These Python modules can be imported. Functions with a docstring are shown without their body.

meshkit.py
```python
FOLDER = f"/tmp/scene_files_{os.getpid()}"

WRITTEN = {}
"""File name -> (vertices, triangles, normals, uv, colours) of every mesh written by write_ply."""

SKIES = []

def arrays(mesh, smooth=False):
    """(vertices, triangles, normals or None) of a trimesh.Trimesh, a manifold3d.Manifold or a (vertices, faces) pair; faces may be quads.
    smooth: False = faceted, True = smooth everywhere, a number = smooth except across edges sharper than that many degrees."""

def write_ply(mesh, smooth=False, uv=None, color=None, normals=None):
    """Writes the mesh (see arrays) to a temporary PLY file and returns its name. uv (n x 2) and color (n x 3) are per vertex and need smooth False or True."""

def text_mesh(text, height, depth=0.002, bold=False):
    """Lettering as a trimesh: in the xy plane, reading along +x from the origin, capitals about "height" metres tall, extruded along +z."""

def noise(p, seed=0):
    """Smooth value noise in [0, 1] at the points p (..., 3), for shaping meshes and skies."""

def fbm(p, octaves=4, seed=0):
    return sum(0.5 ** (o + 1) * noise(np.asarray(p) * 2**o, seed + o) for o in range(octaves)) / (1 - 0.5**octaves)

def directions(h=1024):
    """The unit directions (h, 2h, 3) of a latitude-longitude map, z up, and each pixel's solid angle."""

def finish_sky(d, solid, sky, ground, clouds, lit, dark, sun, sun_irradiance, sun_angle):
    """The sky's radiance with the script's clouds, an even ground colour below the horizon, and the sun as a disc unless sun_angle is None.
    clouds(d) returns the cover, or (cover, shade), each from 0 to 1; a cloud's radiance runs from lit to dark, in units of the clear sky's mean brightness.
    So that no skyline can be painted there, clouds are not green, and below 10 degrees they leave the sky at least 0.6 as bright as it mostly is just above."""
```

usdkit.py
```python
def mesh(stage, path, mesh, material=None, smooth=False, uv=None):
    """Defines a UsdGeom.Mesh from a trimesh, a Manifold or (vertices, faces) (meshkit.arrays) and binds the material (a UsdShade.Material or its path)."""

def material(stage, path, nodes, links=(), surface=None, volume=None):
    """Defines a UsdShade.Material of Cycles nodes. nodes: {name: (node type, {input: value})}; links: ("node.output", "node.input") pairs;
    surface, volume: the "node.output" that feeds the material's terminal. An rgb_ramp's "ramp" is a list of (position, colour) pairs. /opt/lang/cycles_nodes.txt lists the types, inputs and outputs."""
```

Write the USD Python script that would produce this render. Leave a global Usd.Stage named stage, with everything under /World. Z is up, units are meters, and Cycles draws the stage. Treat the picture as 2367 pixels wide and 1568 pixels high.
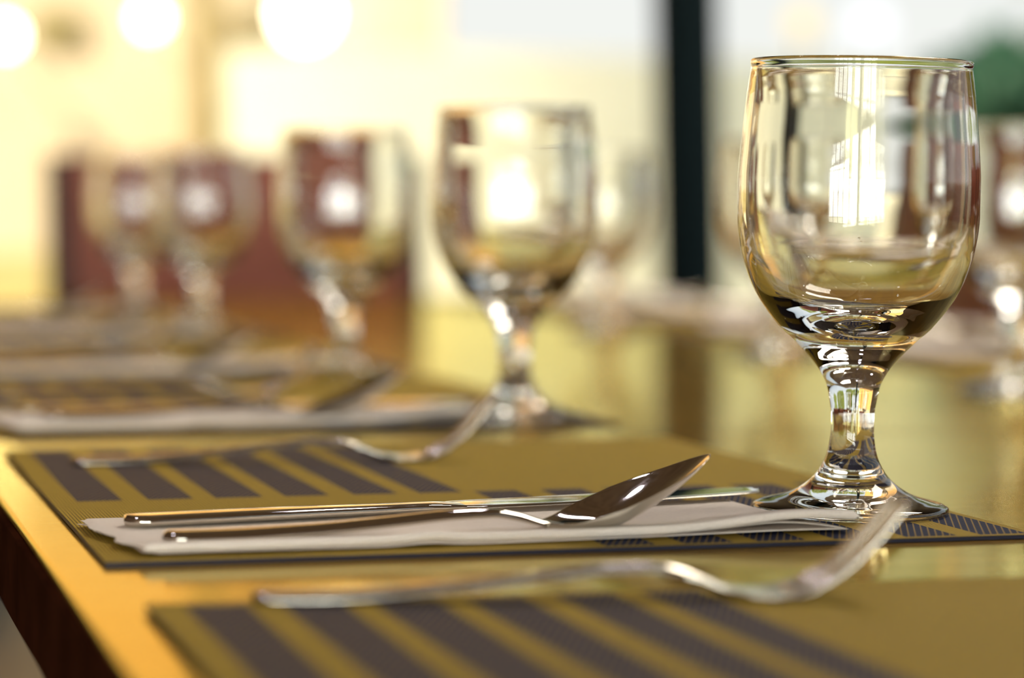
import math
import numpy as np
import trimesh
import usdkit
import meshkit
from scipy.interpolate import PchipInterpolator
from pxr import Usd, UsdGeom, UsdLux, UsdShade, Gf, Sdf

stage = Usd.Stage.CreateInMemory()
UsdGeom.SetStageUpAxis(stage, 'Z')
UsdGeom.SetStageMetersPerUnit(stage, 1.0)
UsdGeom.Xform.Define(stage, '/World')
UsdGeom.Scope.Define(stage, '/World/Looks')
rng = np.random.default_rng(7)
PI = math.pi

# ------------------------------------------------------------------ camera, sky, sun, exposure
TABLE = 0.75                      # height of the table top
EYE = TABLE + 0.1086
F_PX = 6600.0
cam = UsdGeom.Camera.Define(stage, '/World/Camera')
cam.CreateHorizontalApertureAttr(36.0)
cam.CreateVerticalApertureAttr(36.0 * 1568 / 2367)
cam.CreateFocalLengthAttr(36.0 * F_PX / 2367)
cam.CreateFStopAttr(5.3)
cam.CreateFocusDistanceAttr(0.970)
cam.CreateClippingRangeAttr(Gf.Vec2f(0.05, 2000.0))
cam.CreateExposureAttr(0.5)
cam.AddTranslateOp().Set(Gf.Vec3d(0, 0, EYE))
cam.AddRotateXYZOp().Set(Gf.Vec3f(90.0 - math.degrees(math.atan(304.0 / F_PX)), 0, 0))

SKY = 0.72
SUN = 22000.0
SUN_AZ, SUN_EL = 50.0, 48.0        # from behind the camera, to its left
dome = UsdLux.DomeLight.Define(stage, '/World/Sky')
dome.CreateIntensityAttr(1.0)
skymat = usdkit.material(stage, '/World/Looks/sky', {
    'tc': ('texture_coordinate', {}),
    'sep': ('separate_xyz', {}),
    'ramp': ('rgb_ramp', {'ramp': [(0.0, (0.20, 0.18, 0.10)), (0.49, (0.22, 0.20, 0.12)), (0.50, (0.92, 0.92, 0.86)), (0.60, (0.80, 0.86, 0.88)), (1.0, (0.50, 0.62, 0.75))]}),
    'm': ('math', {'math_type': 'multiply_add', 'value2': 0.5, 'value3': 0.5}),
    'noise': ('noise_texture', {'scale': 3.0, 'detail': 4.0}),
    'cl': ('map_range', {'from_min': 0.45, 'from_max': 0.7, 'to_min': 0.0, 'to_max': 0.6, 'clamp': True}),
    'mix': ('mix_color', {'blend_type': 'mix', 'b': (0.95, 0.93, 0.88)}),
    'bg': ('background_shader', {'strength': SKY}),
}, [('tc.generated', 'sep.vector'), ('sep.z', 'm.value1'), ('m.value', 'ramp.fac'), ('tc.generated', 'noise.vector'), ('noise.fac', 'cl.value'),
    ('ramp.color', 'mix.a'), ('ramp.color', 'bg.color')], surface='bg.background')
UsdShade.MaterialBindingAPI.Apply(dome.GetPrim()).Bind(skymat)
dome.CreateColorAttr(Gf.Vec3f(1, 1, 1))

sun = UsdLux.DistantLight.Define(stage, '/World/Sun')
sun.CreateIntensityAttr(SUN)
sun.CreateAngleAttr(0.6)
sun.CreateColorAttr(Gf.Vec3f(1.0, 0.86, 0.60))
# a distant light shines along its local -z
sun.AddRotateXYZOp(opSuffix='a').Set(Gf.Vec3f(90.0 - SUN_EL, 0, -SUN_AZ))

# ------------------------------------------------------------------ helpers
used = {}


def path_for(name, parent):
    base = parent + '/' + name
    n = used.get(base, -1) + 1
    used[base] = n
    return base if n == 0 else f'{base}_{n:03d}'


def tag(prim, label=None, cat=None, group=None, kind=None):
    for k, v in (('label', label), ('category', cat), ('group', group), ('kind', kind)):
        if v:
            prim.SetCustomDataByKey(k, v)
    return prim


def obj(name, mesh, mat, parent='/World', smooth=30, label=None, cat=None, group=None, kind=None, loc=None, rotz=None):
    parent = parent if isinstance(parent, str) else str(parent.GetPath())
    p = path_for(name, parent)
    m = usdkit.mesh(stage, p, mesh, M[mat], smooth=smooth)
    if loc is not None:
        m.AddTranslateOp().Set(Gf.Vec3d(*map(float, loc)))
    if rotz is not None:
        m.AddRotateZOp().Set(float(rotz))
    return tag(m.GetPrim(), label, cat, group, kind)


def thing(name, label=None, cat=None, group=None, kind=None, loc=(0, 0, 0), rot=(0, 0, 0)):
    x = UsdGeom.Xform.Define(stage, path_for(name, '/World'))
    x.AddTranslateOp().Set(Gf.Vec3d(*map(float, loc)))
    x.AddRotateXYZOp().Set(Gf.Vec3f(*map(float, rot)))
    return tag(x.GetPrim(), label, cat, group, kind)


def copy_of(src, label, loc, rot=(0, 0, 0), group=None):
    d = src.GetCustomData()
    name = src.GetName().rstrip('0123456789').rstrip('_')
    x = thing(name, label, d.get('category'), group or d.get('group'), None, loc, rot)
    x.GetReferences().AddInternalReference(src.GetPath())
    x.SetInstanceable(True)
    return x


def box(sx, sy, sz, c=(0, 0, 0), bevel=0.0):
    if bevel <= 0:
        m = trimesh.creation.box((sx, sy, sz))
    else:
        import manifold3d as m3
        pts = []
        for i in (-1, 1):
            for j in (-1, 1):
                for k in (-1, 1):
                    a, b, e = i * (sx / 2 - bevel), j * (sy / 2 - bevel), k * (sz / 2 - bevel)
                    for th in (0, PI / 4, PI / 2):
                        for ph in (0, PI / 4, PI / 2):
                            pts.append((a + i * bevel * math.cos(th) * math.cos(ph), b + j * bevel * math.sin(th) * math.cos(ph), e + k * bevel * math.sin(ph)))
        m = trimesh.convex.convex_hull(np.array(pts))
    m.apply_translation(c)
    return m


def cyl(r, h, c=(0, 0, 0), n=32, r2=None):
    """upright cylinder or cone frustum standing on c"""
    prof = [(0, 0), (r, 0), (r if r2 is None else r2, h), (0, h)]
    m = trimesh.creation.revolve(np.array(prof, float), sections=n)
    m.apply_translation(c)
    return m


def grid_solid(top, bottom, closed_ring=False):
    """closed solid between two equally sized point grids (n x m x 3)"""
    n, m = top.shape[:2]
    v = np.vstack([top.reshape(-1, 3), bottom.reshape(-1, 3)])
    f = []
    idx = np.arange(n * m).reshape(n, m)
    a, b, c, d = idx[:-1, :-1], idx[1:, :-1], idx[1:, 1:], idx[:-1, 1:]
    q = np.stack([a, b, c, d], -1).reshape(-1, 4)
    o = n * m
    quads = [q, q[:, ::-1] + o]
    rim = np.concatenate([idx[:, 0], idx[-1, 1:], idx[-2::-1, -1], idx[0, -2:0:-1]])
    nx = np.roll(rim, -1)
    quads.append(np.stack([nx, rim, rim + o, nx + o], -1))
    q = np.vstack(quads)
    tri = np.vstack([q[:, [0, 1, 2]], q[:, [0, 2, 3]]])
    t = trimesh.Trimesh(v, tri, process=False)
    t.fix_normals()
    return t


def loft(rings, cap=True):
    """rings: (n, m, 3) closed cross-sections"""
    rings = np.asarray(rings, float)
    n, m = rings.shape[:2]
    idx = np.arange(n * m).reshape(n, m)
    a, b = idx[:-1], np.roll(idx[:-1], -1, axis=1)
    c, d = np.roll(idx[1:], -1, axis=1), idx[1:]
    q = np.stack([a, b, c, d], -1).reshape(-1, 4)
    tri = np.vstack([q[:, [0, 1, 2]], q[:, [0, 2, 3]]])
    v = rings.reshape(-1, 3)
    if cap:
        v = np.vstack([v, rings[0].mean(0), rings[-1].mean(0)])
        k = n * m
        e0, e1 = idx[0], idx[-1]
        tri = np.vstack([tri, np.stack([np.roll(e0, -1), e0, np.full(m, k)], -1), np.stack([e1, np.roll(e1, -1), np.full(m, k + 1)], -1)])
    t = trimesh.Trimesh(v, tri, process=False)
    t.fix_normals()
    return t


# ------------------------------------------------------------------ materials
M = {}


def mat(name, nodes, links=(), surface='p.BSDF', volume=None):
    M[name] = usdkit.material(stage, '/World/Looks/' + name, nodes, links, surface=surface, volume=volume)


def plain(name, color, rough=0.5, noise=0.0, scale=40.0, bump=0.0, **kw):
    nodes = {'p': ('principled_bsdf', {'base_color': color, 'roughness': rough, **kw})}
    links = []
    if noise > 0 or bump > 0:
        nodes['tc'] = ('texture_coordinate', {})
        nodes['n'] = ('noise_texture', {'scale': scale, 'detail': 4.0})
        links.append(('tc.object', 'n.vector'))
    if noise > 0:
        lo, hi = [max(0, c * (1 - noise)) for c in color], [min(1, c * (1 + noise)) for c in color]
        nodes['r'] = ('rgb_ramp', {'ramp': [(0.3, lo), (0.7, hi)]})
        links += [('n.fac', 'r.fac'), ('r.color', 'p.base_color')]
    if bump > 0:
        nodes['b'] = ('bump', {'strength': 1.0, 'distance': bump})
        links += [('n.fac', 'b.height'), ('b.normal', 'p.normal')]
    mat(name, nodes, links)


class Graph:
    """small expression builder for math nodes"""
    def __init__(self):
        self.nodes, self.links, self.k = {}, [], 0

    def op(self, kind, *args, clamp=False):
        self.k += 1
        n = f'e{self.k}'
        vals = {'math_type': kind}
        if clamp:
            vals['use_clamp'] = True
        for i, a in enumerate(args):
            if isinstance(a, str):
                self.links.append((a, f'{n}.value{i + 1}'))
            else:
                vals[f'value{i + 1}'] = float(a)
        self.nodes[n] = ('math', vals)
        return n + '.value'


# clear glass
mat('glass', {'p': ('principled_bsdf', {'base_color': (0.985, 0.99, 0.975), 'roughness': 0.0, 'ior': 1.51, 'transmission_weight': 1.0})})
mat('water', {'p': ('principled_bsdf', {'base_color': (1, 1, 1), 'roughness': 0.0, 'ior': 1.33, 'transmission_weight': 1.0})})
# polished cutlery steel with a fine brushed wear
mat('steel', {'tc': ('texture_coordinate', {}), 'map': ('mapping', {'scale': (120.0, 1400.0, 900.0)}), 'n': ('noise_texture', {'scale': 1.0, 'detail': 3.0}),
              'r': ('map_range', {'from_min': 0.3, 'from_max': 0.7, 'to_min': 0.025, 'to_max': 0.075, 'clamp': True}),
              'p': ('principled_bsdf', {'base_color': (0.74, 0.70, 0.62), 'metallic': 1.0, 'roughness': 0.05})},
    [('tc.object', 'map.vector'), ('map.vector', 'n.vector'), ('n.fac', 'r.value'), ('r.result', 'p.roughness')])
# forks: the same steel, dulled by use
mat('satin_steel', {'tc': ('texture_coordinate', {}), 'map': ('mapping', {'scale': (120.0, 1400.0, 900.0)}), 'n': ('noise_texture', {'scale': 1.0, 'detail': 3.0}),
              'r': ('map_range', {'from_min': 0.3, 'from_max': 0.7, 'to_min': 0.16, 'to_max': 0.26, 'clamp': True}),
              'p': ('principled_bsdf', {'base_color': (0.80, 0.76, 0.67), 'metallic': 1.0, 'roughness': 0.05})},
    [('tc.object', 'map.vector'), ('map.vector', 'n.vector'), ('n.fac', 'r.value'), ('r.result', 'p.roughness')])
# varnished table wood under an amber lacquer, grain along the local x axis
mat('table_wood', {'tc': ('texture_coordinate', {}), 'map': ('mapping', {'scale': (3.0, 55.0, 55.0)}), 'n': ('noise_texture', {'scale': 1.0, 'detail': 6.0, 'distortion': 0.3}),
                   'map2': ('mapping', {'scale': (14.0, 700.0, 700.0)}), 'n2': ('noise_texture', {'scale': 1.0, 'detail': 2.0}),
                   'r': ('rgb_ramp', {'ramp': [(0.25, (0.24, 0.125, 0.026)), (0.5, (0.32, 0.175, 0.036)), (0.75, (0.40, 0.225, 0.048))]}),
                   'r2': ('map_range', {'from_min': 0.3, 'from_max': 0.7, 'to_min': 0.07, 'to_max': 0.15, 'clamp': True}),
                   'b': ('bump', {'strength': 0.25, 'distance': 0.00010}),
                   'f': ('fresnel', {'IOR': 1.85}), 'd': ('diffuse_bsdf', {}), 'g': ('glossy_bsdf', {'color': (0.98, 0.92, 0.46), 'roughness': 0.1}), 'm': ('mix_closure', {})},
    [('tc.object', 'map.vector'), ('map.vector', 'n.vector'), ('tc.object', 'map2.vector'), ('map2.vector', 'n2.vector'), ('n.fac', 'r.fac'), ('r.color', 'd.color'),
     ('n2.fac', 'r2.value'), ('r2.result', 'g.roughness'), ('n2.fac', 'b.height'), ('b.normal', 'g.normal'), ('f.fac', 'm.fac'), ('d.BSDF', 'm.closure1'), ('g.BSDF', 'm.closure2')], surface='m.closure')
plain('dark_shaded_wood', (0.030, 0.009, 0.004), 0.9, 0.3, 30.0, specular_ior_level=0.0)  # near-black holds the shade of the table sides; legs and aprons share it
plain('paper', (0.86, 0.77, 0.68), 0.85, 0.03, 900.0, 0.00006)
plain('paper_fold', (0.78, 0.74, 0.62), 0.85, 0.03, 900.0, 0.00006)
plain('mat_edge', (0.012, 0.014, 0.035), 0.5)
plain('red_leather', (0.22, 0.055, 0.026), 0.55, 0.12, 12.0, 0.0006)
plain('chair_wood', (0.022, 0.006, 0.004), 0.6)
plain('pole_paint', (0.003, 0.010, 0.012), 0.7, specular_ior_level=0.1)
plain('cream_plaster', (0.55, 0.465, 0.345), 0.9, 0.04, 3.0)
plain('garden_plaster', (0.79, 0.79, 0.65), 0.9, 0.05, 3.0)
plain('olive_dado', (0.42, 0.35, 0.16), 0.9, 0.06, 5.0)
plain('ochre_plaster', (0.82, 0.46, 0.15), 0.9, 0.05, 3.0)
plain('tan_column', (0.225, 0.175, 0.062), 0.8, 0.05, 6.0)
plain('brass', (0.20, 0.165, 0.05), 0.5)
plain('slate_floor', (0.085, 0.085, 0.075), 0.5, 0.2, 6.0)
plain('pavement', (0.56, 0.52, 0.38), 0.9, 0.12, 4.0)
plain('ceiling_wood', (0.19, 0.12, 0.078), 0.6, 0.25, 6.0)
plain('brown_wall', (0.13, 0.07, 0.04), 0.7, 0.15, 5.0)
plain('room_plaster', (0.55, 0.47, 0.33), 0.9, 0.05, 4.0)
plain('frame_orange', (0.62, 0.34, 0.10), 0.4)
plain('frame_dark', (0.03, 0.022, 0.018), 0.4)
plain('bark', (0.10, 0.07, 0.04), 0.9, 0.3, 20.0, 0.01)
plain('teal_glaze', (0.012, 0.035, 0.035), 0.3)
plain('soil', (0.05, 0.035, 0.02), 0.95, 0.3, 40.0)


def leafmat(name, c, t):
    mat(name, {'oi': ('geometry', {}), 'r': ('rgb_ramp', {'ramp': [(0, [x * 0.7 for x in c]), (1, [min(1, x * 1.3) for x in c])]}),
               'p': ('principled_bsdf', {'roughness': 0.45}), 't': ('translucent_bsdf', {'color': t}), 'm': ('mix_closure', {'fac': 0.35})},
        [('oi.random_per_island', 'r.fac'), ('r.color', 'p.base_color'), ('p.BSDF', 'm.closure1'), ('t.BSDF', 'm.closure2')], surface='m.closure')


leafmat('leaf_dark', (0.07, 0.19, 0.125), (0.07, 0.22, 0.12))
leafmat('leaf_olive', (0.30, 0.37, 0.08), (0.36, 0.42, 0.08))


def lamp(name, color, strength):
    mat(name, {'e': ('emission', {'color': color, 'strength': strength})}, surface='e.emission')


lamp('globe_warm', (1.0, 0.90, 0.62), 9.0)
lamp('globe_amber', (1.0, 0.80, 0.42), 0.95)
lamp('globe_white', (0.95, 0.97, 1.0), 0.95)
lamp('lit_pane', (0.97, 1.0, 0.94), 12.5)
lamp('lit_pane_low', (1.0, 0.93, 0.74), 7.0)
lamp('spot_light', (0.93, 0.86, 1.0), 70.0)
lamp('fill_panel_light', (1.0, 0.89, 0.75), 12.0)  # emission of the added fill panels
mat('pane', {'f': ('fresnel', {'IOR': 1.5}), 't': ('transparent_bsdf', {'color': (0.96, 0.97, 0.96)}), 'g': ('glossy_bsdf', {'color': (1, 1, 1), 'roughness': 0.0}), 'm': ('mix_closure', {})},
    [('f.fac', 'm.fac'), ('t.BSDF', 'm.closure1'), ('g.BSDF', 'm.closure2')], surface='m.closure')

# woven vinyl place mat: local x = across (left to right), y = along the table edge
MAT_W, MAT_L, MAT_T = 0.305, 0.405, 0.0014


def weave_material():
    g = Graph()
    g.nodes['tc'] = ('texture_coordinate', {})
    g.nodes['s'] = ('separate_xyz', {})
    g.links.append(('tc.object', 's.vector'))
    x, y = 's.x', 's.y'
    P = 0.00118
    sx = g.op('multiply', g.op('floor', g.op('divide', x, P)), P)          # the pattern steps with the yarns
    sy = g.op('multiply', g.op('floor', g.op('divide', y, P)), P)

    def bars(x0, x1, y0, y1):
        ph = g.op('floored_modulo', g.op('subtract', sx, x0), 0.0255)
        b = g.op('less_than', ph, 0.0168)
        for a, c in ((g.op('greater_than', sx, x0 - 0.0003), None), (g.op('less_than', sx, x1), None), (g.op('greater_than', sy, y0), None), (g.op('less_than', sy, y1), None)):
            b = g.op('multiply', b, a)
        return b
    dark = g.op('maximum', bars(0.009, 0.155, 0.181, 0.398), bars(0.1575, 0.302, 0.0032, 0.183))
    # gold ground: small square cells of crossing yarns with dark gaps
    wx = g.op('absolute', g.op('sine', g.op('multiply', x, PI / P)))
    wy = g.op('absolute', g.op('sine', g.op('multiply', y, PI / P)))
    cell = g.op('multiply', wx, wy)
    # dark bars: navy yarn crossed by gold lines that run slightly aslant
    q = g.op('subtract', x, g.op('multiply', y, 0.38))
    st = g.op('absolute', g.op('sine', g.op('multiply', q, PI / 0.0024)))
    g.nodes['rg'] = ('rgb_ramp', {'ramp': [(0.0, (0.035, 0.026, 0.009)), (0.14, (0.13, 0.09, 0.022)), (0.34, (0.47, 0.32, 0.050)), (1.0, (0.56, 0.38, 0.060))]})
    g.nodes['rd'] = ('rgb_ramp', {'ramp': [(0.0, (0.26, 0.18, 0.075)), (0.30, (0.25, 0.17, 0.07)), (0.42, (0.026, 0.032, 0.070)), (1.0, (0.022, 0.028, 0.062))]})
    g.nodes['mx'] = ('mix_color', {'blend_type': 'mix'})
    g.nodes['b'] = ('bump', {'strength': 0.5, 'distance': 0.0003})
    g.nodes['p'] = ('principled_bsdf', {'roughness': 0.6, 'specular_ior_level': 0.05, 'specular_tint': (1.0, 0.85, 0.55)})
    g.links += [(cell, 'rg.fac'), (st, 'rd.fac'), (dark, 'mx.fac'), ('rg.color', 'mx.a'), ('rd.color', 'mx.b'), ('mx.result', 'p.base_color'), (cell, 'b.height'), ('b.normal', 'p.normal')]
    mat('weave', g.nodes, g.links)


weave_material()

# ------------------------------------------------------------------ the table's own frame: u across from the diners' edge, v along that edge, away
ANG = 14.3
A0 = np.array([-0.1225, 0.8567])
EU = np.array([math.cos(math.radians(ANG)), math.sin(math.radians(ANG))])
EV = np.array([-EU[1], EU[0]])


def T(u, v, z=0.0):
    p = A0 + u * EU + v * EV
    return (p[0], p[1], TABLE + z)


# ------------------------------------------------------------------ the room and what lies beyond it
CEIL = 3.0
obj('floor', box(8.0, 11.0, 0.1, (0.5, 1.5, -0.05)), 'slate_floor', kind='structure', label='dark grey slate floor under the dining table', cat='floor')
obj('ceiling', box(6.1, 12.3, 0.12, (-0.45, 2.15, CEIL + 0.06)), 'ceiling_wood', kind='structure', label='dark brown wooden ceiling over the dining room', cat='ceiling')
obj('wall_left', box(0.15, 10.5, CEIL, (-3.4, 1.25, CEIL / 2)), 'brown_wall', kind='structure', label='dark brown side wall left of the dining table', cat='wall')
obj('wall_right', box(0.15, 9.0, 0.8, (2.75, 2.4, 0.40)), 'brown_wall', kind='structure', label='low brown parapet along the open right side of the room', cat='wall')
# wall behind the camera with a wide window full of daylight, as the goblet mirrors it
WROT, WLOC = 15, (-0.6, -3.6, 0)
WX0, WX1, WZ0, WZ1 = -4.8, 1.45, 0.05, 1.74
wb = thing('wall_back', 'brown wall behind the viewer around a wide window', 'wall', kind='structure', loc=WLOC, rot=(0, 0, WROT))
obj('wall_panel', box(1.2, 0.15, CEIL, (WX0 - 0.6, 0, CEIL / 2)), 'brown_wall', wb)
obj('wall_panel', box(4.2, 0.15, CEIL, (WX1 + 2.1, 0, CEIL / 2)), 'brown_wall', wb)
obj('sill_panel', box(WX1 - WX0, 0.15, WZ0, ((WX0 + WX1) / 2, 0, WZ0 / 2)), 'brown_wall', wb)
obj('lintel_panel', box(WX1 - WX0, 0.15, CEIL - WZ1, ((WX0 + WX1) / 2, 0, (CEIL + WZ1) / 2)), 'brown_wall', wb)
win = thing('window_1', 'wide bright window with dark mullions and an orange frame behind the viewer', 'window', kind='structure', loc=WLOC, rot=(0, 0, WROT))
for x in (WX0 + 0.025, WX1 - 0.025):
    obj('frame', box(0.05, 0.10, WZ1 - WZ0, (x, 0, (WZ0 + WZ1) / 2)), 'frame_orange', win)
for z in (WZ0 + 0.025, WZ1 - 0.025):
    obj('frame', box(WX1 - WX0 - 0.1, 0.10, 0.05, ((WX0 + WX1) / 2, 0, z)), 'frame_orange', win)
MX = [(-4.2, 0.05), (-3.6, 0.05), (-3.0, 0.05), (-2.35, 0.05), (-1.75, 0.05), (-1.2, 0.06), (-0.55, 0.26), (0.25, 0.30), (1.0, 0.06)]
for x, w in MX:
    obj('mullion', box(w, 0.08, WZ1 - WZ0 - 0.1, (x, 0, (WZ0 + WZ1) / 2)), 'frame_dark', win)
xs = [WX0 + 0.05] + [e for x, w in MX for e in (x - w / 2, x + w / 2)] + [WX1 - 0.05]
for i in range(0, len(xs), 2):
    w, c = xs[i + 1] - xs[i], (xs[i] + xs[i + 1]) / 2
    for z0, z1, mt in ((WZ0 + 0.05, 0.62, 'lit_pane_low'), (0.66, 1.50, 'lit_pane'), (1.56, WZ1 - 0.05, 'lit_pane')):
        obj('pane', box(w, 0.008, z1 - z0, (c, 0, (z0 + z1) / 2)), mt, win)
    for z0, z1 in ((0.62, 0.66), (1.50, 1.56)):
        obj('transom', box(w, 0.05, z1 - z0, (c, 0, (z0 + z1) / 2)), 'frame_dark', win)

# added fill lights: unseen square panels under the ceiling, brightening the table
for x, y, lab in ((1.25, 2.0, 'added fill light panel to the right, above the near half of the table'), (1.15, 3.5, 'added fill light panel to the right, above the far half of the table')):
    t = thing('fill_panel', lab, 'lamp', loc=(x, y, CEIL - 0.02))
    for k in (-1, 1):
        obj('frame', box(0.84, 0.02, 0.03, (0, k * 0.41, 0.005)), 'frame_dark', t)
        obj('frame', box(0.02, 0.80, 0.03, (k * 0.41, 0, 0.005)), 'frame_dark', t)
    obj('diffuser', box(0.80, 0.80, 0.01, (0, 0, 0.008)), 'fill_panel_light', t)

for x, y, lab in ((-0.88, 1.80, 'round spot lamp under the ceiling, left of the table'), (0.20, 3.1, 'round spot lamp under the ceiling, above the far part of the table')):
    t = thing('spot_lamp', lab, 'lamp', loc=(x, y, CEIL - 0.05))
    obj('housing', trimesh.creation.revolve(np.array([(0.072, -0.02), (0.085, -0.02), (0.09, 0.05), (0.0, 0.05), (0.0, 0.012), (0.072, 0.012)]), sections=40), 'frame_dark', t)
    obj('bulb', trimesh.creation.icosphere(3, 0.062).apply_scale((1, 1, 0.4)), 'spot_light', t)

# ground outside, sunlit facade, curved garden wall
obj('pavement', box(60, 60, 0.1, (0, 37.0 - 0.01, -0.06)), 'pavement', kind='structure', label='pale sunlit paving beyond the dining room', cat='ground')
FX = -0.28
t = thing('facade', 'tall cream house wall glowing in the sun behind the red chair', 'building', kind='structure')
obj('wall', box(12, 0.3, 2.02 - 0.68, (FX - 6, 11.60, 0.68 + (2.02 - 0.68) / 2)), 'cream_plaster', t)
obj('upper_band', box(12, 0.34, 2.6, (FX - 6, 11.60, 3.32)), 'ochre_plaster', t, label='ochre upper storey of the wall')
obj('dado', box(12, 0.34, 0.68, (FX - 6, 11.60, 0.34)), 'olive_dado', t, label='darker olive band along the foot of the wall')
R = 3.0
a = np.radians(np.linspace(0, 86, 60))
GX = -1.1
ring = lambda r, z: np.stack([GX + r * np.sin(a), 11.0 + R - r * np.cos(a), np.full_like(a, z)], -1)
secs = np.stack([ring(R, 0), ring(R - 0.2, 0), ring(R - 0.2, 1.46), ring(R, 1.46)], 1)
obj('garden_wall', loft(secs), 'garden_plaster', kind='structure', label='low curved garden wall behind the dark post', cat='wall')
# tan column
obj('column', loft([[(0.058 * math.cos(b) * s, 0.058 * math.sin(b) * s, z) for b in np.linspace(0, 2 * PI, 32, endpoint=False)] for s, z in ((1.5, 0), (1.5, 0.08), (1.05, 0.12), (1, 0.2), (1, 3.2))]),
    'tan_column', label='slim tan column standing in front of the sunlit wall', cat='column', loc=(-1.205, 11.25, 0))
# dark post with a foot plate, slightly leaning
post = thing('post', 'black post standing beyond the far end of the table', 'post', loc=(0.268, 4.05, 0), rot=(0, -1.1, 0))
obj('shaft', cyl(0.046, 2.98, (0, 0, 0.01)), 'pole_paint', post)
obj('foot_plate', box(0.14, 0.14, 0.012, (0, 0, 0.008), 0.003), 'pole_paint', post)
obj('collar', cyl(0.054, 0.03, (0, 0, 0.014)), 'pole_paint', post)


def globe_lamp(x, y, z, r, m, label, wall=True):
    t = thing('globe_lamp', label, 'lamp', 'globe lamps outside', loc=(x, y, z))
    obj('globe', trimesh.creation.icosphere(3, r), m, t)
    if wall:
        obj('arm', box(0.02, 0.16, 0.02, (0, 0.5 * 0.16 + r * 0.9, 0)), 'brass', t)
    else:
        obj('stem', cyl(0.02, 0.2, (0, 0, -r - 0.18)), 'brass', t)
    return t


def px(x, y, Y):
    return ((x - 1183.5) / F_PX * Y, EYE - (y - 480) / F_PX * Y)


for x, y, r, lab in ((15, 85, 0.05, 'leftmost white globe lamp on the sunlit wall'), (350, 45, 0.045, 'white globe lamp left of the tan column'), (705, 35, 0.10, 'largest white globe lamp, right of the tan column')):
    gx, gz = px(x, y, 11.2)
    globe_lamp(gx, 11.2, gz, r, 'globe_warm', lab)
for x, w, lab in ((132, 0.20, 'olive brass plate between two globe lamps on the wall'), (568, 0.11, 'small olive brass plate beside the largest globe lamp')):
    gx, gz = px(x, 62, 11.40)
    t = thing('wall_plate', lab, 'plate', loc=(gx, 11.42, gz))
    obj('backing', box(w, 0.05, 0.10, (0, 0, 0), 0.006), 'brass', t)
    obj('rim', box(w + 0.02, 0.02, 0.12, (0, 0.018, 0), 0.004), 'brass', t)
for x, y, r, m, lab in ((1852, 55, 0.055, 'globe_amber', 'amber globe lamp on the garden wall above the front goblet'), (2008, 62, 0.075, 'globe_white', 'white globe lamp on the garden wall above the front goblet')):
    Y = 10.2
    gx, gz = px(x, y, Y)
    t = thing('garden_lamp', lab, 'lamp', loc=(gx, Y, 0))
    obj('globe', trimesh.creation.icosphere(3, r).apply_translation((0, 0, gz)), m, t)
    obj('stem', cyl(0.008, gz - r + 0.01, (0, 0, 0)), 'frame_dark', t)


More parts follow.
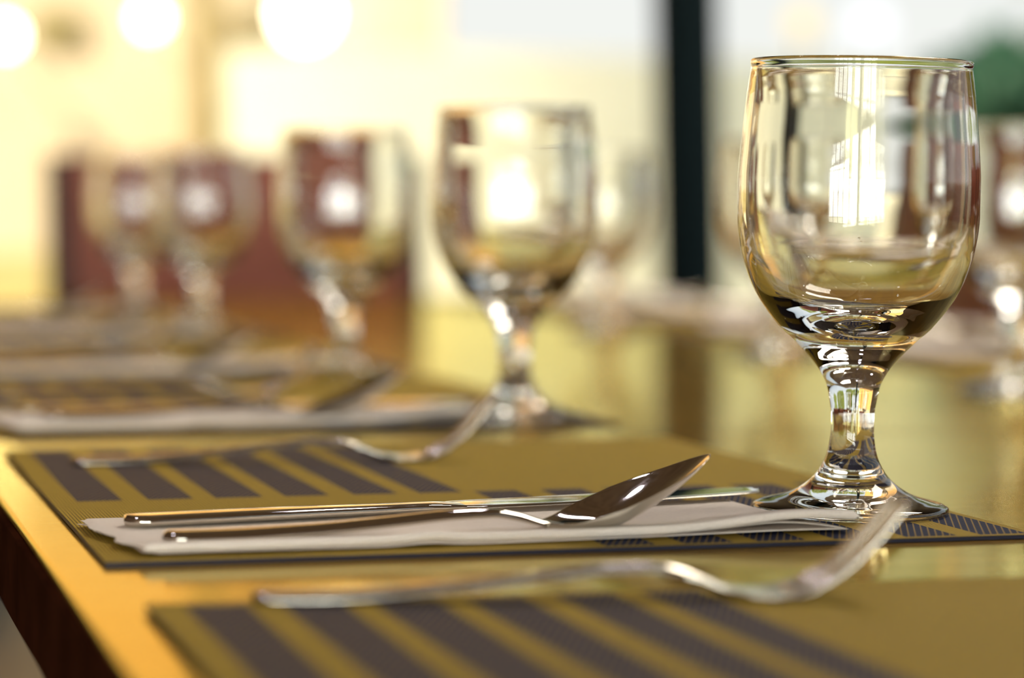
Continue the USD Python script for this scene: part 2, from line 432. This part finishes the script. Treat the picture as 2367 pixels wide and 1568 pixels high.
def foliage(n, centre, radii, leaf, seed, mat_name, parent):
    r = np.random.default_rng(seed)
    d = r.normal(size=(n, 3))
    d /= np.linalg.norm(d, axis=1, keepdims=True)
    p = d * (0.55 + 0.45 * r.random((n, 1)) ** 0.5) * np.array(radii)
    p *= (0.75 + 0.5 * meshkit.noise(d * 2.5 + 9, seed))[:, None]
    p += np.array(centre)
    base = np.array([[-1, 0, 0], [-0.3, 0.45, 0.08], [0.5, 0.38, 0.08], [1, 0, -0.1], [0.5, -0.38, 0.08], [-0.3, -0.45, 0.08]])
    tri = np.array([[0, 1, 5], [1, 2, 4], [1, 4, 5], [2, 3, 4]])
    V, Fc = [], []
    q = r.normal(size=(n, 4))
    q /= np.linalg.norm(q, axis=1, keepdims=True)
    for i in range(n):
        Rm = trimesh.transformations.quaternion_matrix(q[i])[:3, :3]
        V.append(base * leaf * (0.7 + 0.6 * r.random()) @ Rm.T + p[i])
        Fc.append(tri + 6 * i)
    return obj('foliage', (np.vstack(V), np.vstack(Fc)), mat_name, parent, smooth=False, kind='stuff')


def tree(x, y, h, radii, leaf, n, m, seed, label, name='garden_tree'):
    t = thing(name, label, 'tree', loc=(x, y, 0))
    rs = []
    for z, r_ in ((0, 0.12), (0.3, 0.08), (h * 0.6, 0.06), (h, 0.03)):
        rs.append([(r_ * math.cos(b) + 0.03 * math.sin(z * 2), r_ * math.sin(b), z) for b in np.linspace(0, 2 * PI, 12, endpoint=False)])
    obj('trunk', loft(rs), 'bark', t)
    foliage(n, (0, 0, h), radii, leaf, seed, m, t)
    return t


tree(1.93, 10.2, 1.27, (0.47, 0.36, 0.20), 0.06, 1400, 'leaf_dark', 3, 'dark green bushy shrub at the right beyond the front goblet', name='garden_shrub')
tree(2.98, 10.5, 1.32, (0.40, 0.36, 0.26), 0.06, 1500, 'leaf_dark', 12, 'dark green bushy shrub beyond the right picture edge, next to the visible one', name='garden_shrub')
tree(4.02, 10.7, 1.32, (0.42, 0.36, 0.27), 0.06, 1500, 'leaf_dark', 13, 'dark green bushy shrub farthest right beyond the picture edge', name='garden_shrub')
tree(9.2, 17.0, 3.2, (2.5, 2.2, 1.5), 0.16, 2500, 'leaf_olive', 4, 'olive green tree far beyond the right end of the garden wall')
tree(15.5, 16.0, 3.2, (2.6, 2.2, 1.6), 0.16, 2000, 'leaf_olive', 5, 'olive green tree farthest right beyond the garden wall')
tree(3.9, 17.5, 3.65, (1.7, 1.6, 1.35), 0.14, 2200, 'leaf_olive', 8, 'olive green tree behind the garden wall above the dark shrub')
tree(1.42, 22.8, 4.9, (1.9, 1.6, 1.4), 0.14, 2000, 'leaf_olive', 9, 'olive green tree far behind the garden wall, in line with the black post')
tree(-5.8, 24.5, 5.6, (2.6, 2.0, 1.6), 0.16, 2000, 'leaf_olive', 6, 'olive green tree rising behind the tall cream wall')
# dark glazed planter left of the table
pl = thing('planter', 'dark teal glazed planter on the floor at the lower left', 'planter', loc=(-1.35, 6.6, 0))
prof = np.array([(0.0, 0.0), (0.16, 0.0), (0.21, 0.12), (0.24, 0.36), (0.26, 0.40), (0.245, 0.41), (0.225, 0.36), (0.0, 0.36)])
obj('pot', trimesh.creation.revolve(prof, sections=40), 'teal_glaze', pl)
obj('soil', cyl(0.22, 0.02, (0, 0, 0.35)), 'soil', pl)

# ------------------------------------------------------------------ tables pushed together
TU0, TU1 = -0.0193, 0.965
TT = 0.032


def dining_table(v0, v1, label):
    L, Wd = v1 - v0, TU1 - TU0
    o = T(TU0, v0, -TABLE)
    t = thing('dining_table', label, 'table', 'tables pushed together in a row', loc=o, rot=(0, 0, ANG))
    obj('tabletop', box(Wd - 0.006, L - 0.0012, TT, (Wd / 2, L / 2, TABLE - TT / 2), 0.002), 'table_wood', t)
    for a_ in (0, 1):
        obj('shaded_edge', box(0.0032, L - 0.0012, TT - 0.002, (0.0016 + a_ * (Wd - 0.0032), L / 2, TABLE - 0.002 - (TT - 0.002) / 2), 0.001), 'dark_shaded_wood', t, label='table edge strip with its shade painted dark')  # thin side strips whose dark colour stands in for shade
    for a_ in (0, 1):
        obj('apron', box(0.02, L - 0.30, 0.05, (0.26 + a_ * (Wd - 0.52), L / 2, TABLE - TT - 0.025)), 'dark_shaded_wood', t)
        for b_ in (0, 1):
            obj('leg', box(0.06, 0.06, TABLE - TT, (0.26 + a_ * (Wd - 0.52), 0.14 + b_ * (L - 0.28), (TABLE - TT) / 2), 0.004), 'dark_shaded_wood', t)
    return t


dining_table(-1.01, -0.29, 'wooden dining table nearest the viewer, under the near place mat')
dining_table(-0.29, 0.43, 'wooden dining table carrying the front goblet and spoon')
dining_table(0.43, 1.15, 'wooden dining table just behind the front goblet table')
dining_table(1.15, 1.87, 'third wooden dining table from the front goblet')
dining_table(1.87, 2.59, 'farthest wooden dining table beside the red chair')


# ------------------------------------------------------------------ chairs
def chair():
    t = thing('dining_chair', 'dark red padded chair at the head of the table', 'chair', 'red dining chairs')
    w = 0.455
    n, m = 25, 15
    X, Z = np.meshgrid(np.linspace(-1, 1, n), np.linspace(0, 1, m), indexing='ij')
    puff = (1 - np.abs(X) ** 6) * (1 - np.abs(2 * Z - 1) ** 8)
    bow = 0.03 * X ** 2
    lean = 0.07 * Z
    front = np.stack([X * w / 2, -0.012 - 0.03 * puff + lean - bow + 0.0, 0.43 + Z * 0.500], -1)
    back = np.stack([X * w / 2, 0.022 + 0.012 * puff + lean - bow, 0.43 + Z * 0.500], -1)
    obj('backrest', grid_solid(front, back), 'red_leather', t, smooth=50)
    for sx in (-1, 1):
        obj('upright', loft([[(sx * 0.2415 + a_ * 0.014, y0 + b_ * 0.02, z) for a_, b_ in ((-1, -1), (1, -1), (1, 1), (-1, 1))] for z, y0 in ((0.38, -0.03), (0.60, 0.0), (0.93, 0.043))]), 'chair_wood', t)
    st = box(w, 0.46, 0.08, (0, -0.20, 0.43), 0.025)
    obj('seat', st, 'red_leather', t)
    for sx in (-1, 1):
        obj('leg', loft([[(sx * 0.205 + a_ * s, -0.38 + b_ * s, z) for a_, b_ in ((-1, -1), (1, -1), (1, 1), (-1, 1))] for s, z in ((0.012, 0), (0.018, 0.40))]), 'chair_wood', t)
        obj('leg', loft([[(sx * 0.215 + a_ * 0.014, y0 + b_ * s, z) for a_, b_ in ((-1, -1), (1, -1), (1, 1), (-1, 1))] for s, z, y0 in ((0.014, 0, 0.06), (0.02, 0.40, 0.03), (0.018, 0.60, 0.055), (0.014, 0.86, 0.095))]), 'chair_wood', t)
    obj('seat_rail', box(w - 0.03, 0.43, 0.05, (0, -0.19, 0.375)), 'chair_wood', t)
    return t


ch = chair()
x, y, _ = T(0.505, 2.97)
ch.GetAttribute('xformOp:translate').Set(Gf.Vec3d(x, y, 0))
ch.GetAttribute('xformOp:rotateXYZ').Set(Gf.Vec3f(0, 0, ANG))
for v, lab in ((2.30, 'dark red chair on the right side at the farthest table'), (1.78, 'dark red chair on the right side, second from the far end'), (1.25, 'dark red chair on the right side, third from the far end'), (0.72, 'dark red chair on the right side, nearest the viewer')):
    x, y, _ = T(1.33, v)
    copy_of(ch, lab, (x, y, 0), (0, 0, ANG - 90))

# ------------------------------------------------------------------ place mats
def make_mat():
    t = thing('place_mat', 'gold and navy striped woven place mat under the front goblet', 'place mat', 'woven place mats')
    n, m = 62, 82
    X, Y = np.meshgrid(np.linspace(0, MAT_W, n), np.linspace(0, MAT_L, m), indexing='ij')
    wav = 0.0009 * meshkit.noise(np.stack([X * 12, Y * 12, X * 0], -1), 3) * np.clip((Y - 0.06) / 0.1, 0, 1) * np.exp(-X / 0.05)
    top = np.stack([X, Y, MAT_T + wav], -1)
    bot = np.stack([X, Y, wav * 0.8 + 0.00005], -1)
    idx = np.arange(n * m).reshape(n, m)
    q = np.stack([idx[:-1, :-1], idx[1:, :-1], idx[1:, 1:], idx[:-1, 1:]], -1).reshape(-1, 4)
    obj('woven_face', (top.reshape(-1, 3), q), 'weave', t, smooth=True)
    # backing: sides and underside
    top2 = top.copy()
    top2[..., 2] -= 0.0001
    c = np.array([MAT_W / 2, MAT_L / 2, 0])
    obj('backing', grid_solid(top2, bot), 'mat_edge', t, label='dark navy backing and edge')
    return t


mat1 = make_mat()


def put(prim, loc, rot):
    prim.GetAttribute('xformOp:translate').Set(Gf.Vec3d(*map(float, loc)))
    prim.GetAttribute('xformOp:rotateXYZ').Set(Gf.Vec3f(*map(float, rot)))


put(mat1, T(0, 0, 0.0002), (0, 0, ANG))
V_MATS = [(-0.502, 0.0, 'striped woven place mat nearest the viewer, under the near fork'), (0.50, 0.004, 'striped woven place mat under the second goblet from the front'), (0.955, 0.0, 'striped woven place mat under the third goblet from the front'),
          (1.44, 0.0, 'striped woven place mat left of the red chair, fourth from the viewer'), (1.875, 0.0, 'striped woven place mat farthest along the left side')]
for v, u, lab in V_MATS:
    copy_of(mat1, lab, T(u, v, 0.0002), (0, 0, ANG))
R_MATS = [(0.735, 'right side place mat nearest the viewer'), (1.17, 'right side place mat behind the front goblet stem'), (1.60, 'right side place mat second from the far end'), (2.03, 'right side place mat third, left of the front goblet'), (2.46, 'right side place mat at the far end of the table')]
for v, lab in R_MATS:
    copy_of(mat1, lab, T(0.645 + MAT_W, v, 0.0002), (0, 0, ANG + 180))

# ------------------------------------------------------------------ goblets
def lathe(outer, inner, n=128, dens=150, ripple=None):
    """outer: (z, r) from the foot's rim to the lip; inner: (z, r) from the lip to the bottom of the bowl; millimetres"""
    def curve(pts, k):
        pts = np.array(pts, float)
        s = np.r_[0, np.cumsum(np.hypot(*np.diff(pts, axis=0).T))]
        f = PchipInterpolator(s, pts)
        return f(np.linspace(0, s[-1], k))
    o, i = curve(outer, dens), curve(inner, int(dens * 0.7))
    if ripple is not None:
        o = ripple(o)
    lip_r = (o[-1, 1] - i[0, 1]) / 2
    mid = (o[-1] + i[0]) / 2
    ang = np.linspace(0, PI, 14)[1:-1]
    lip = np.stack([mid[0] + lip_r * np.sin(ang) * 0.9, mid[1] + lip_r * np.cos(ang)], -1)
    r0 = outer[0][1]
    under = np.array([(0.9, 0.0), (0.88, r0 * 0.3), (0.7, r0 * 0.6), (0.25, r0 * 0.85), (0.0, r0 * 0.93), (0.12, r0 * 0.97), (0.55, r0 * 0.995)])
    under = curve(under, 50)
    prof = np.vstack([under[:-1], o, lip, i])
    prof[0, 1] = 0
    prof[-1, 1] = 0
    rz = prof[:, ::-1] / 1000.0
    th = np.linspace(0, 2 * PI, n, endpoint=False)
    k = len(rz)
    v = np.stack([rz[1:-1, 0, None] * np.cos(th), rz[1:-1, 0, None] * np.sin(th), np.repeat(rz[1:-1, 1, None], n, 1)], -1).reshape(-1, 3)
    idx = np.arange((k - 2) * n).reshape(k - 2, n)
    a_, b_ = idx[:-1], np.roll(idx[:-1], -1, 1)
    c_, d_ = np.roll(idx[1:], -1, 1), idx[1:]
    q = np.stack([a_, b_, c_, d_], -1).reshape(-1, 4)
    f = np.vstack([q[:, [0, 1, 2]], q[:, [0, 2, 3]]])
    v = np.vstack([v, [0, 0, rz[0, 1]], [0, 0, rz[-1, 1]]])
    e = len(v)
    f = np.vstack([f, np.stack([np.roll(idx[0], -1), idx[0], np.full(n, e - 2)], -1), np.stack([idx[-1], np.roll(idx[-1], -1), np.full(n, e - 1)], -1)])
    t = trimesh.Trimesh(v, f, process=False)
    t.fix_normals()
    return t


OUT_A = [(1.0, 34.2), (2.2, 34.0), (3.2, 32.4), (4.6, 27.0), (6.0, 22.3), (8.5, 17.6), (12.0, 13.4), (15.6, 10.8), (19.2, 9.1), (22.9, 8.15), (28.8, 7.5), (34.8, 7.6), (39.5, 8.3), (44.3, 9.3),
         (49.2, 11.8), (53.9, 15.3), (58.7, 19.9), (64.7, 26.3), (70.7, 31.2), (76.6, 35.0), (82.6, 37.7), (92.2, 40.6), (103.7, 41.9), (115.3, 41.9), (126.8, 41.2), (144.2, 39.6), (150.0, 38.85), (154.9, 38.25), (155.7, 38.5), (156.3, 38.5)]
IN_A = [(156.3, 36.3), (155.5, 36.25), (154.8, 36.35), (150.0, 36.65), (144.0, 37.0), (127.0, 38.4), (115.0, 39.0), (104.0, 38.8), (92.0, 37.0), (83.0, 33.6), (76.6, 29.6), (71.5, 23.6), (67.5, 15.0), (65.6, 7.0), (65.2, 0.0)]


def rip(o):
    o = o.copy()
    z = o[:, 0]
    o[:, 1] += 0.05 * np.sin(o[:, 1] * 2 * PI / 1.1) * np.exp(-((z - 13.5) / 3.5) ** 2)
    return o


g1 = thing('goblet', 'sharp clear stemmed water goblet in the right foreground', 'glass', 'water goblets')
obj('glass_body', lathe(OUT_A, IN_A, 160, 260, rip), 'glass', g1, smooth=True)
put(g1, (0.1182, 0.9941, TABLE + MAT_T + 0.0002 + 0.00075), (0.5, 1.1, 0))
inner_r = PchipInterpolator([z for z, r in IN_A[::-1]], [r for z, r in IN_A[::-1]])
for z, az, rr in ((96.5, -96, 0.42), (95.3, -95, 0.34), (90.0, -122, 0.30), (88.8, -100, 0.34), (80.5, -128, 0.40), (78.0, -71, 0.42), (76.2, -97, 0.36), (74.0, 70, 0.4), (83.0, 120, 0.3), (81.0, 55, 0.3), (73.2, -112, 0.36), (72.5, -84, 0.3), (86.0, 88, 0.34)):
    rad = float(inner_r(z))
    m = trimesh.creation.icosphere(2, rr / 1000)
    m.vertices *= (1, 1, 0.8)
    m.apply_translation((rad / 1000 * math.cos(math.radians(az)), rad / 1000 * math.sin(math.radians(az)), z / 1000))
    obj('water_droplet', m, 'water', g1, smooth=True)
ZM = MAT_T + 0.0004
for u, v, on, lab in ((0.264, 0.534, True, 'blurred water goblet in the middle, second from the front'), (0.247, 0.897, False, 'blurred water goblet third from the front, before the red chair'), (0.252, 1.56, True, 'blurred water goblet fourth from the front, before the red chair'), (0.235, 1.89, True, 'leftmost and farthest blurred water goblet'),
                      (0.603, 0.678, False, 'blurred water goblet cut off by the right picture edge'), (0.603, 1.54, False, 'blurred water goblet close behind the second goblet, to its right'), (0.610, 1.11, False, 'blurred water goblet right behind the front goblet bowl')):
    copy_of(g1, lab, T(u, v, ZM if on else 0.0002), (0, 0, 77 * v))


# ------------------------------------------------------------------ napkins
NAP = 0.0031


def make_napkin():
    t = thing('napkin', 'folded pale paper napkin under the sharp spoon and knife', 'napkin', 'folded paper napkins')
    n, m = 130, 56

    def sheet(u0, u1, w0, w1, z0, th0, th1, lift, seed, droop=0.0, r=0.0012, jag=0.004):
        # th0: thickness of the front fold, th1: of the sheets behind it; r: rounding of the edges
        a_, b_ = np.meshgrid(np.linspace(0, 1, n), np.linspace(0, 1, m) ** 1.9, indexing='ij')
        a_ = a_ + 0.0 * b_
        W = w0 + (w1 - w0) * b_
        umin = u0 + jag * (meshkit.noise(np.stack([b_ * 7, b_ * 0, b_ * 0 + seed], -1), seed) - 0.5) - 0.006 * b_
        umax = u1 - 0.012 * np.clip((b_ - 0.28) / 0.12, 0, 1) ** 2
        U = umin + (umax - umin) * a_
        W = W + (0.0014 * np.sin(U * 40 + seed) + 0.0012 * np.sin(U * 13 + 2.0)) * (1 - b_)
        th = th1 + (th0 - th1) * np.exp(-((W - w0) / 0.012) ** 2)
        z = z0 + 0.0005 * (meshkit.fbm(np.stack([U * 22, W * 30, U * 0 + seed], -1), 3, seed) - 0.5) * np.clip(b_ * 4, 0, 1)
        z += lift * np.exp(-((U - 0.218) / 0.032) ** 2) * np.exp(-(W / 0.026) ** 2)
        z += 0.0009 * np.exp(-((U - 0.092) / 0.009) ** 2) * np.exp(-(W / 0.008) ** 2) * (lift > 0)
        z -= droop * np.clip((U - 0.205) / 0.028, 0, 1) ** 1.5 * np.exp(-(W / 0.03) ** 2)
        fold = 0.0005 * np.exp(-((W - 0.030 - 0.003 * np.sin(U * 50)) / 0.0016) ** 2) * np.clip((U - 0.06) / 0.02, 0, 1) * np.clip((0.17 - U) / 0.03, 0, 1)
        e = np.minimum.reduce([W - W[:, :1], W[:, -1:] - W, U - U[:1], U[-1:] - U])
        rnd = np.sqrt(1 - (1 - np.clip(e / r, 0, 1)) ** 2)
        top = np.stack([U, W, z + th * (0.5 + 0.5 * rnd) + fold], -1)
        bot = np.stack([U, W, z + th * (0.5 - 0.5 * rnd)], -1)
        return grid_solid(top, bot)
    obj('fold', sheet(0.004, 0.235, 0.0050, 0.091, 0.0000, 0.0008, 0.0008, 0.0008, 1), 'paper', t, smooth=60)
    obj('fold', sheet(0.0015, 0.2345, 0.0030, 0.0905, 0.0008, 0.0007, 0.0007, 0.0034, 2, 0.0026), 'paper', t, smooth=60)
    obj('fold', sheet(0.0, 0.2375, 0.0, 0.090, 0.0014, 0.0029, 0.0016, 0.0040, 3), 'paper', t, smooth=60)
    return t


nap1 = make_napkin()
put(nap1, T(0.0115, 0.0075, MAT_T + 0.0003), (0, 0, ANG + 2.6))
for v, lab in ((0.503, 'folded paper napkin just before the second goblet'), (0.97, 'blurred folded paper napkin before the third goblet'), (1.46, 'blurred folded napkin fourth along the left side'), (1.90, 'farthest blurred folded napkin on the left side')):
    copy_of(nap1, lab, T(0.012, v + 0.008, MAT_T + 0.0003), (0, 0, ANG + 1.5))
for v, lab in ((0.70, 'folded napkin on the right side mat nearest the viewer'), (1.14, 'folded napkin on the right side, behind the front goblet stem'), (1.57, 'folded napkin on the right side, second from the far end'), (2.0, 'folded napkin on the right side, left of the post'), (2.43, 'folded napkin at the far right end of the table')):
    copy_of(nap1, lab, T(0.645 + MAT_W - 0.012, v, MAT_T + 0.0003), (0, 0, ANG + 180))


# ------------------------------------------------------------------ cutlery: local x from the handle's end to the tip, z up from what it lies on
def sweep(s, w, th, zc, dish=None, m=28, p=0.75, yc=None):
    """flat bar with rounded edges; arrays over the stations s"""
    ph = np.linspace(0, 2 * PI, m, endpoint=False)
    cx, sx = np.cos(ph), np.sin(ph)
    t = np.sign(cx) * np.abs(cx) ** p
    h = np.sign(sx) * np.abs(sx) ** 0.8
    slope = np.gradient(zc, s)
    nl = np.sqrt(1 + slope ** 2)
    rings = []
    for k in range(len(s)):
        off = th[k] / 2 * h
        d = dish(k, t) if dish else 0.0
        y = w[k] * t + (yc[k] if yc is not None else 0)
        rings.append(np.stack([s[k] - off * slope[k] / nl[k], y, zc[k] + off / nl[k] + d], -1))
    return loft(rings)


def pch(pts, s):
    pts = np.array(pts, float)
    return PchipInterpolator(pts[:, 0], pts[:, 1])(s)


def stations(L, n):
    x = np.linspace(0, 1, n)
    return L * (x - 0.06 * np.sin(2 * PI * x))          # denser at both ends


def round_end(s, L0, r):
    """half-width factor of a rounded end at s = L0 (r: length of the rounding)"""
    return np.sqrt(np.clip(1 - (1 - np.clip(np.abs(s - L0) / r, 0, 1)) ** 2, 0, 1))


def make_spoon():
    t = thing('spoon', 'sharp steel spoon lying on the front napkin, bowl tilted up', 'spoon', 'steel spoons')
    K = 0.94
    LB, L = 0.131, 0.193
    s = np.unique(np.r_[stations(0.138, 90)])
    zc = pch([(0, 2.1), (0.02, 2.0), (0.05, 2.7), (0.08, 4.6), (0.1, 6.0), (0.113, 6.2), (0.122, 4.8), (0.131, 2.4), (0.138, 1.3)], s) / 1000
    w = pch([(0, 7.6), (0.02, 7.6), (0.06, 5.6), (0.10, 3.9), (0.12, 3.4), (0.131, 4.6), (0.138, 6.5)], s) / 1000 * np.maximum(round_end(s, 0, 0.0075), 0.02)
    th = pch([(0, 3.8), (0.03, 3.9), (0.08, 3.6), (0.12, 3.0), (0.138, 1.6)], s) / 1000 * np.maximum(round_end(s, 0, 0.002), 0.1)
    crown = lambda k, tt: 0.0006 * (1 - tt ** 2) - 0.0003
    h = sweep(s, w, th, zc, crown, p=0.95)
    h.vertices *= K
    obj('handle', h, 'steel', t, smooth=50)
    s = LB + stations(L - LB, 90)
    x = np.clip((s - LB) / (L - LB), 0, 1)
    half = 0.0205 * np.maximum(np.sin(PI * np.clip(x, 0, 1) ** 0.86) ** 0.62, 0.02)
    rim = pch([(0, 2.6), (0.1, 3.0), (0.3, 6.9), (0.55, 12.9), (0.8, 19.0), (1.0, 24.6)], x) / 1000
    depth = 0.0092 * (1 - (2 * x ** 0.72 - 1) ** 2)
    depth = -0.0009 * np.log(np.exp(-depth / 0.0009) + np.exp(-(rim - 0.0004) / 0.0009))
    th = np.full_like(s, 0.0009) * np.maximum(np.minimum(round_end(x, 0, 0.02), round_end(x, 1, 0.02)), 0.2)
    dish = lambda k, tt: -depth[k] * np.clip(1 - tt ** 2, 0, 1) ** 1.1
    bw = sweep(s, half, th, rim, dish, m=72, p=1.0)
    bw.vertices *= K
    obj('bowl', bw, 'steel', t, smooth=60)
    return t


def make_fork():
    t = thing('fork', 'blurred steel fork lying on the mat nearest the viewer', 'fork', 'steel forks')
    Z = [(0, 1.7), (0.02, 1.6), (0.05, 3.2), (0.08, 6.2), (0.10, 8.0), (0.110, 8.0), (0.122, 5.2), (0.132, 2.0), (0.140, 1.2), (0.149, 2.4), (0.156, 5.6), (0.162, 9.8), (0.168, 15.4), (0.174, 22.2), (0.179, 28.4)]
    s = stations(0.150, 110)
    zc = pch(Z, s) / 1000
    w = pch([(0, 7.4), (0.02, 7.4), (0.06, 5.4), (0.10, 3.6), (0.118, 3.3), (0.128, 6.0), (0.136, 10.5), (0.143, 12.2), (0.150, 12.4)], s) / 1000 * np.maximum(round_end(s, 0, 0.0075), 0.02)
    th = pch([(0, 3.2), (0.03, 3.2), (0.08, 3.0), (0.12, 2.8), (0.14, 2.2), (0.15, 2.1)], s) / 1000 * np.maximum(round_end(s, 0, 0.002), 0.1)
    crown = lambda k, tt: 0.0006 * (1 - tt ** 2) - 0.0003 if s[k] < 0.12 else -0.0012 * min(1, (s[k] - 0.12) / 0.012) * (1 - tt ** 2)
    obj('handle', sweep(s, w, th, zc, crown, p=0.95), 'satin_steel', t, smooth=50)
    for k, yc in enumerate((-0.0108, -0.0046, 0.0046, 0.0108)):
        s2 = 0.147 + (0.179 - 0.147) * np.linspace(0, 1, 40)
        z2 = pch(Z, s2) / 1000 - 0.0008
        w2 = np.linspace(0.0021, 0.0014, 40) * np.maximum(round_end(s2, 0.179, 0.002), 0.15)
        t2 = np.linspace(0.0027, 0.0020, 40) * np.maximum(round_end(s2, 0.179, 0.002), 0.2)
        obj('tine', sweep(s2, w2, t2, z2, None, m=14, p=0.9, yc=np.full(40, yc)), 'satin_steel', t, smooth=60)
    return t


def make_knife():
    t = thing('knife', 'sharp steel table knife behind the front spoon', 'knife', 'steel table knives')
    s = stations(0.118, 80)
    zc = pch([(0, 2.1), (0.04, 2.1), (0.10, 1.9), (0.118, 1.9)], s) / 1000
    w = pch([(0, 8.6), (0.03, 8.6), (0.08, 6.8), (0.105, 6.0), (0.112, 7.0), (0.118, 7.6)], s) / 1000 * np.maximum(round_end(s, 0, 0.0085), 0.02)
    th = pch([(0, 4.2), (0.03, 4.2), (0.09, 3.4), (0.108, 3.0), (0.118, 1.6)], s) / 1000 * np.maximum(round_end(s, 0, 0.0015), 0.25)
    obj('handle', sweep(s, w, th, zc, p=0.9), 'steel', t, smooth=50)
    s = 0.115 + stations(0.236 - 0.115, 80)
    x = (s - 0.115) / 0.121
    w = pch([(0, 6.8), (0.1, 8.6), (0.6, 9.6), (0.85, 8.2), (1, 6.0)], x) / 1000 * np.maximum(round_end(s, 0.236, 0.012), 0.02)
    yc = -(pch([(0, 0), (0.6, 0), (1, -2.5)], x) / 1000)
    th = pch([(0, 1.7), (0.3, 1.3), (1, 0.8)], x) / 1000
    zc = np.full_like(s, 0.0018)
    tilt = lambda k, tt: 0.0004 * tt
    obj('blade', sweep(s, w, th, zc, tilt, m=20, p=0.55, yc=yc), 'steel', t, smooth=40)
    return t


spoon = make_spoon()
ZN = MAT_T + 0.0003 + NAP
put(spoon, (-0.1083, 0.8810, TABLE + ZN - 0.0002), (0, 0, 17.2))
knife = make_knife()
put(knife, (-0.1260, 0.9235, TABLE + ZN), (0, -0.2, 24))
fork = make_fork()
put(fork, (-0.0704, 0.7670, TABLE + MAT_T + 0.0004), (0, 0, 5.5))
copy_of(fork, 'steel fork on the far side of the front mat, tines up before the second goblet', (-0.1830, 1.1800, TABLE + MAT_T + 0.0004), (0, 0, 10.5))
for u, v, lab in ((0.020, 0.735, 'blurred steel fork with tines raised before the third goblet'), (0.022, 1.30, 'blurred steel fork on the third mat from the front')):
    copy_of(fork, lab, T(u, v, MAT_T + 0.0008), (0, 0, ANG + 1))
for u, v, ls, lk in ((0.030, 0.545, 'blurred steel spoon on the napkin before the second goblet', 'blurred steel knife on the napkin before the second goblet'), (0.030, 1.005, 'blurred steel spoon on the napkin before the third goblet', 'blurred steel knife on the napkin before the third goblet'),
                     (0.030, 1.95, 'blurred steel spoon on the farthest napkin of the left side', 'blurred steel knife on the farthest napkin of the left side'), (0.030, 1.50, 'blurred steel spoon on the fourth napkin along the left side', 'blurred steel knife on the fourth napkin along the left side')):
    copy_of(spoon, ls, T(u, v, ZN), (0, 0, ANG - 2 + 400 * (v % 0.02)))
    copy_of(knife, lk, T(u - 0.012, v + 0.035, ZN), (0, 0, ANG + 3))
for v, ls, lf in ((1.11, 'blurred spoon on the right side napkin behind the front goblet stem', 'blurred fork on the right side mat behind the front goblet stem'), (1.54, 'blurred spoon on the right side, second napkin from the far end', 'blurred fork on the right side, second mat from the far end'),
                  (1.97, 'blurred spoon on the right side napkin left of the post', 'blurred fork on the right side mat left of the post'), (2.40, 'blurred spoon on the right side napkin at the far end', 'blurred fork on the right side mat at the far end')):
    copy_of(spoon, ls, T(0.645 + MAT_W - 0.03, v, ZN), (0, 0, ANG + 180))
    copy_of(fork, lf, T(0.645 + MAT_W - 0.03, v - 0.26, MAT_T + 0.0008), (0, 0, ANG + 180))
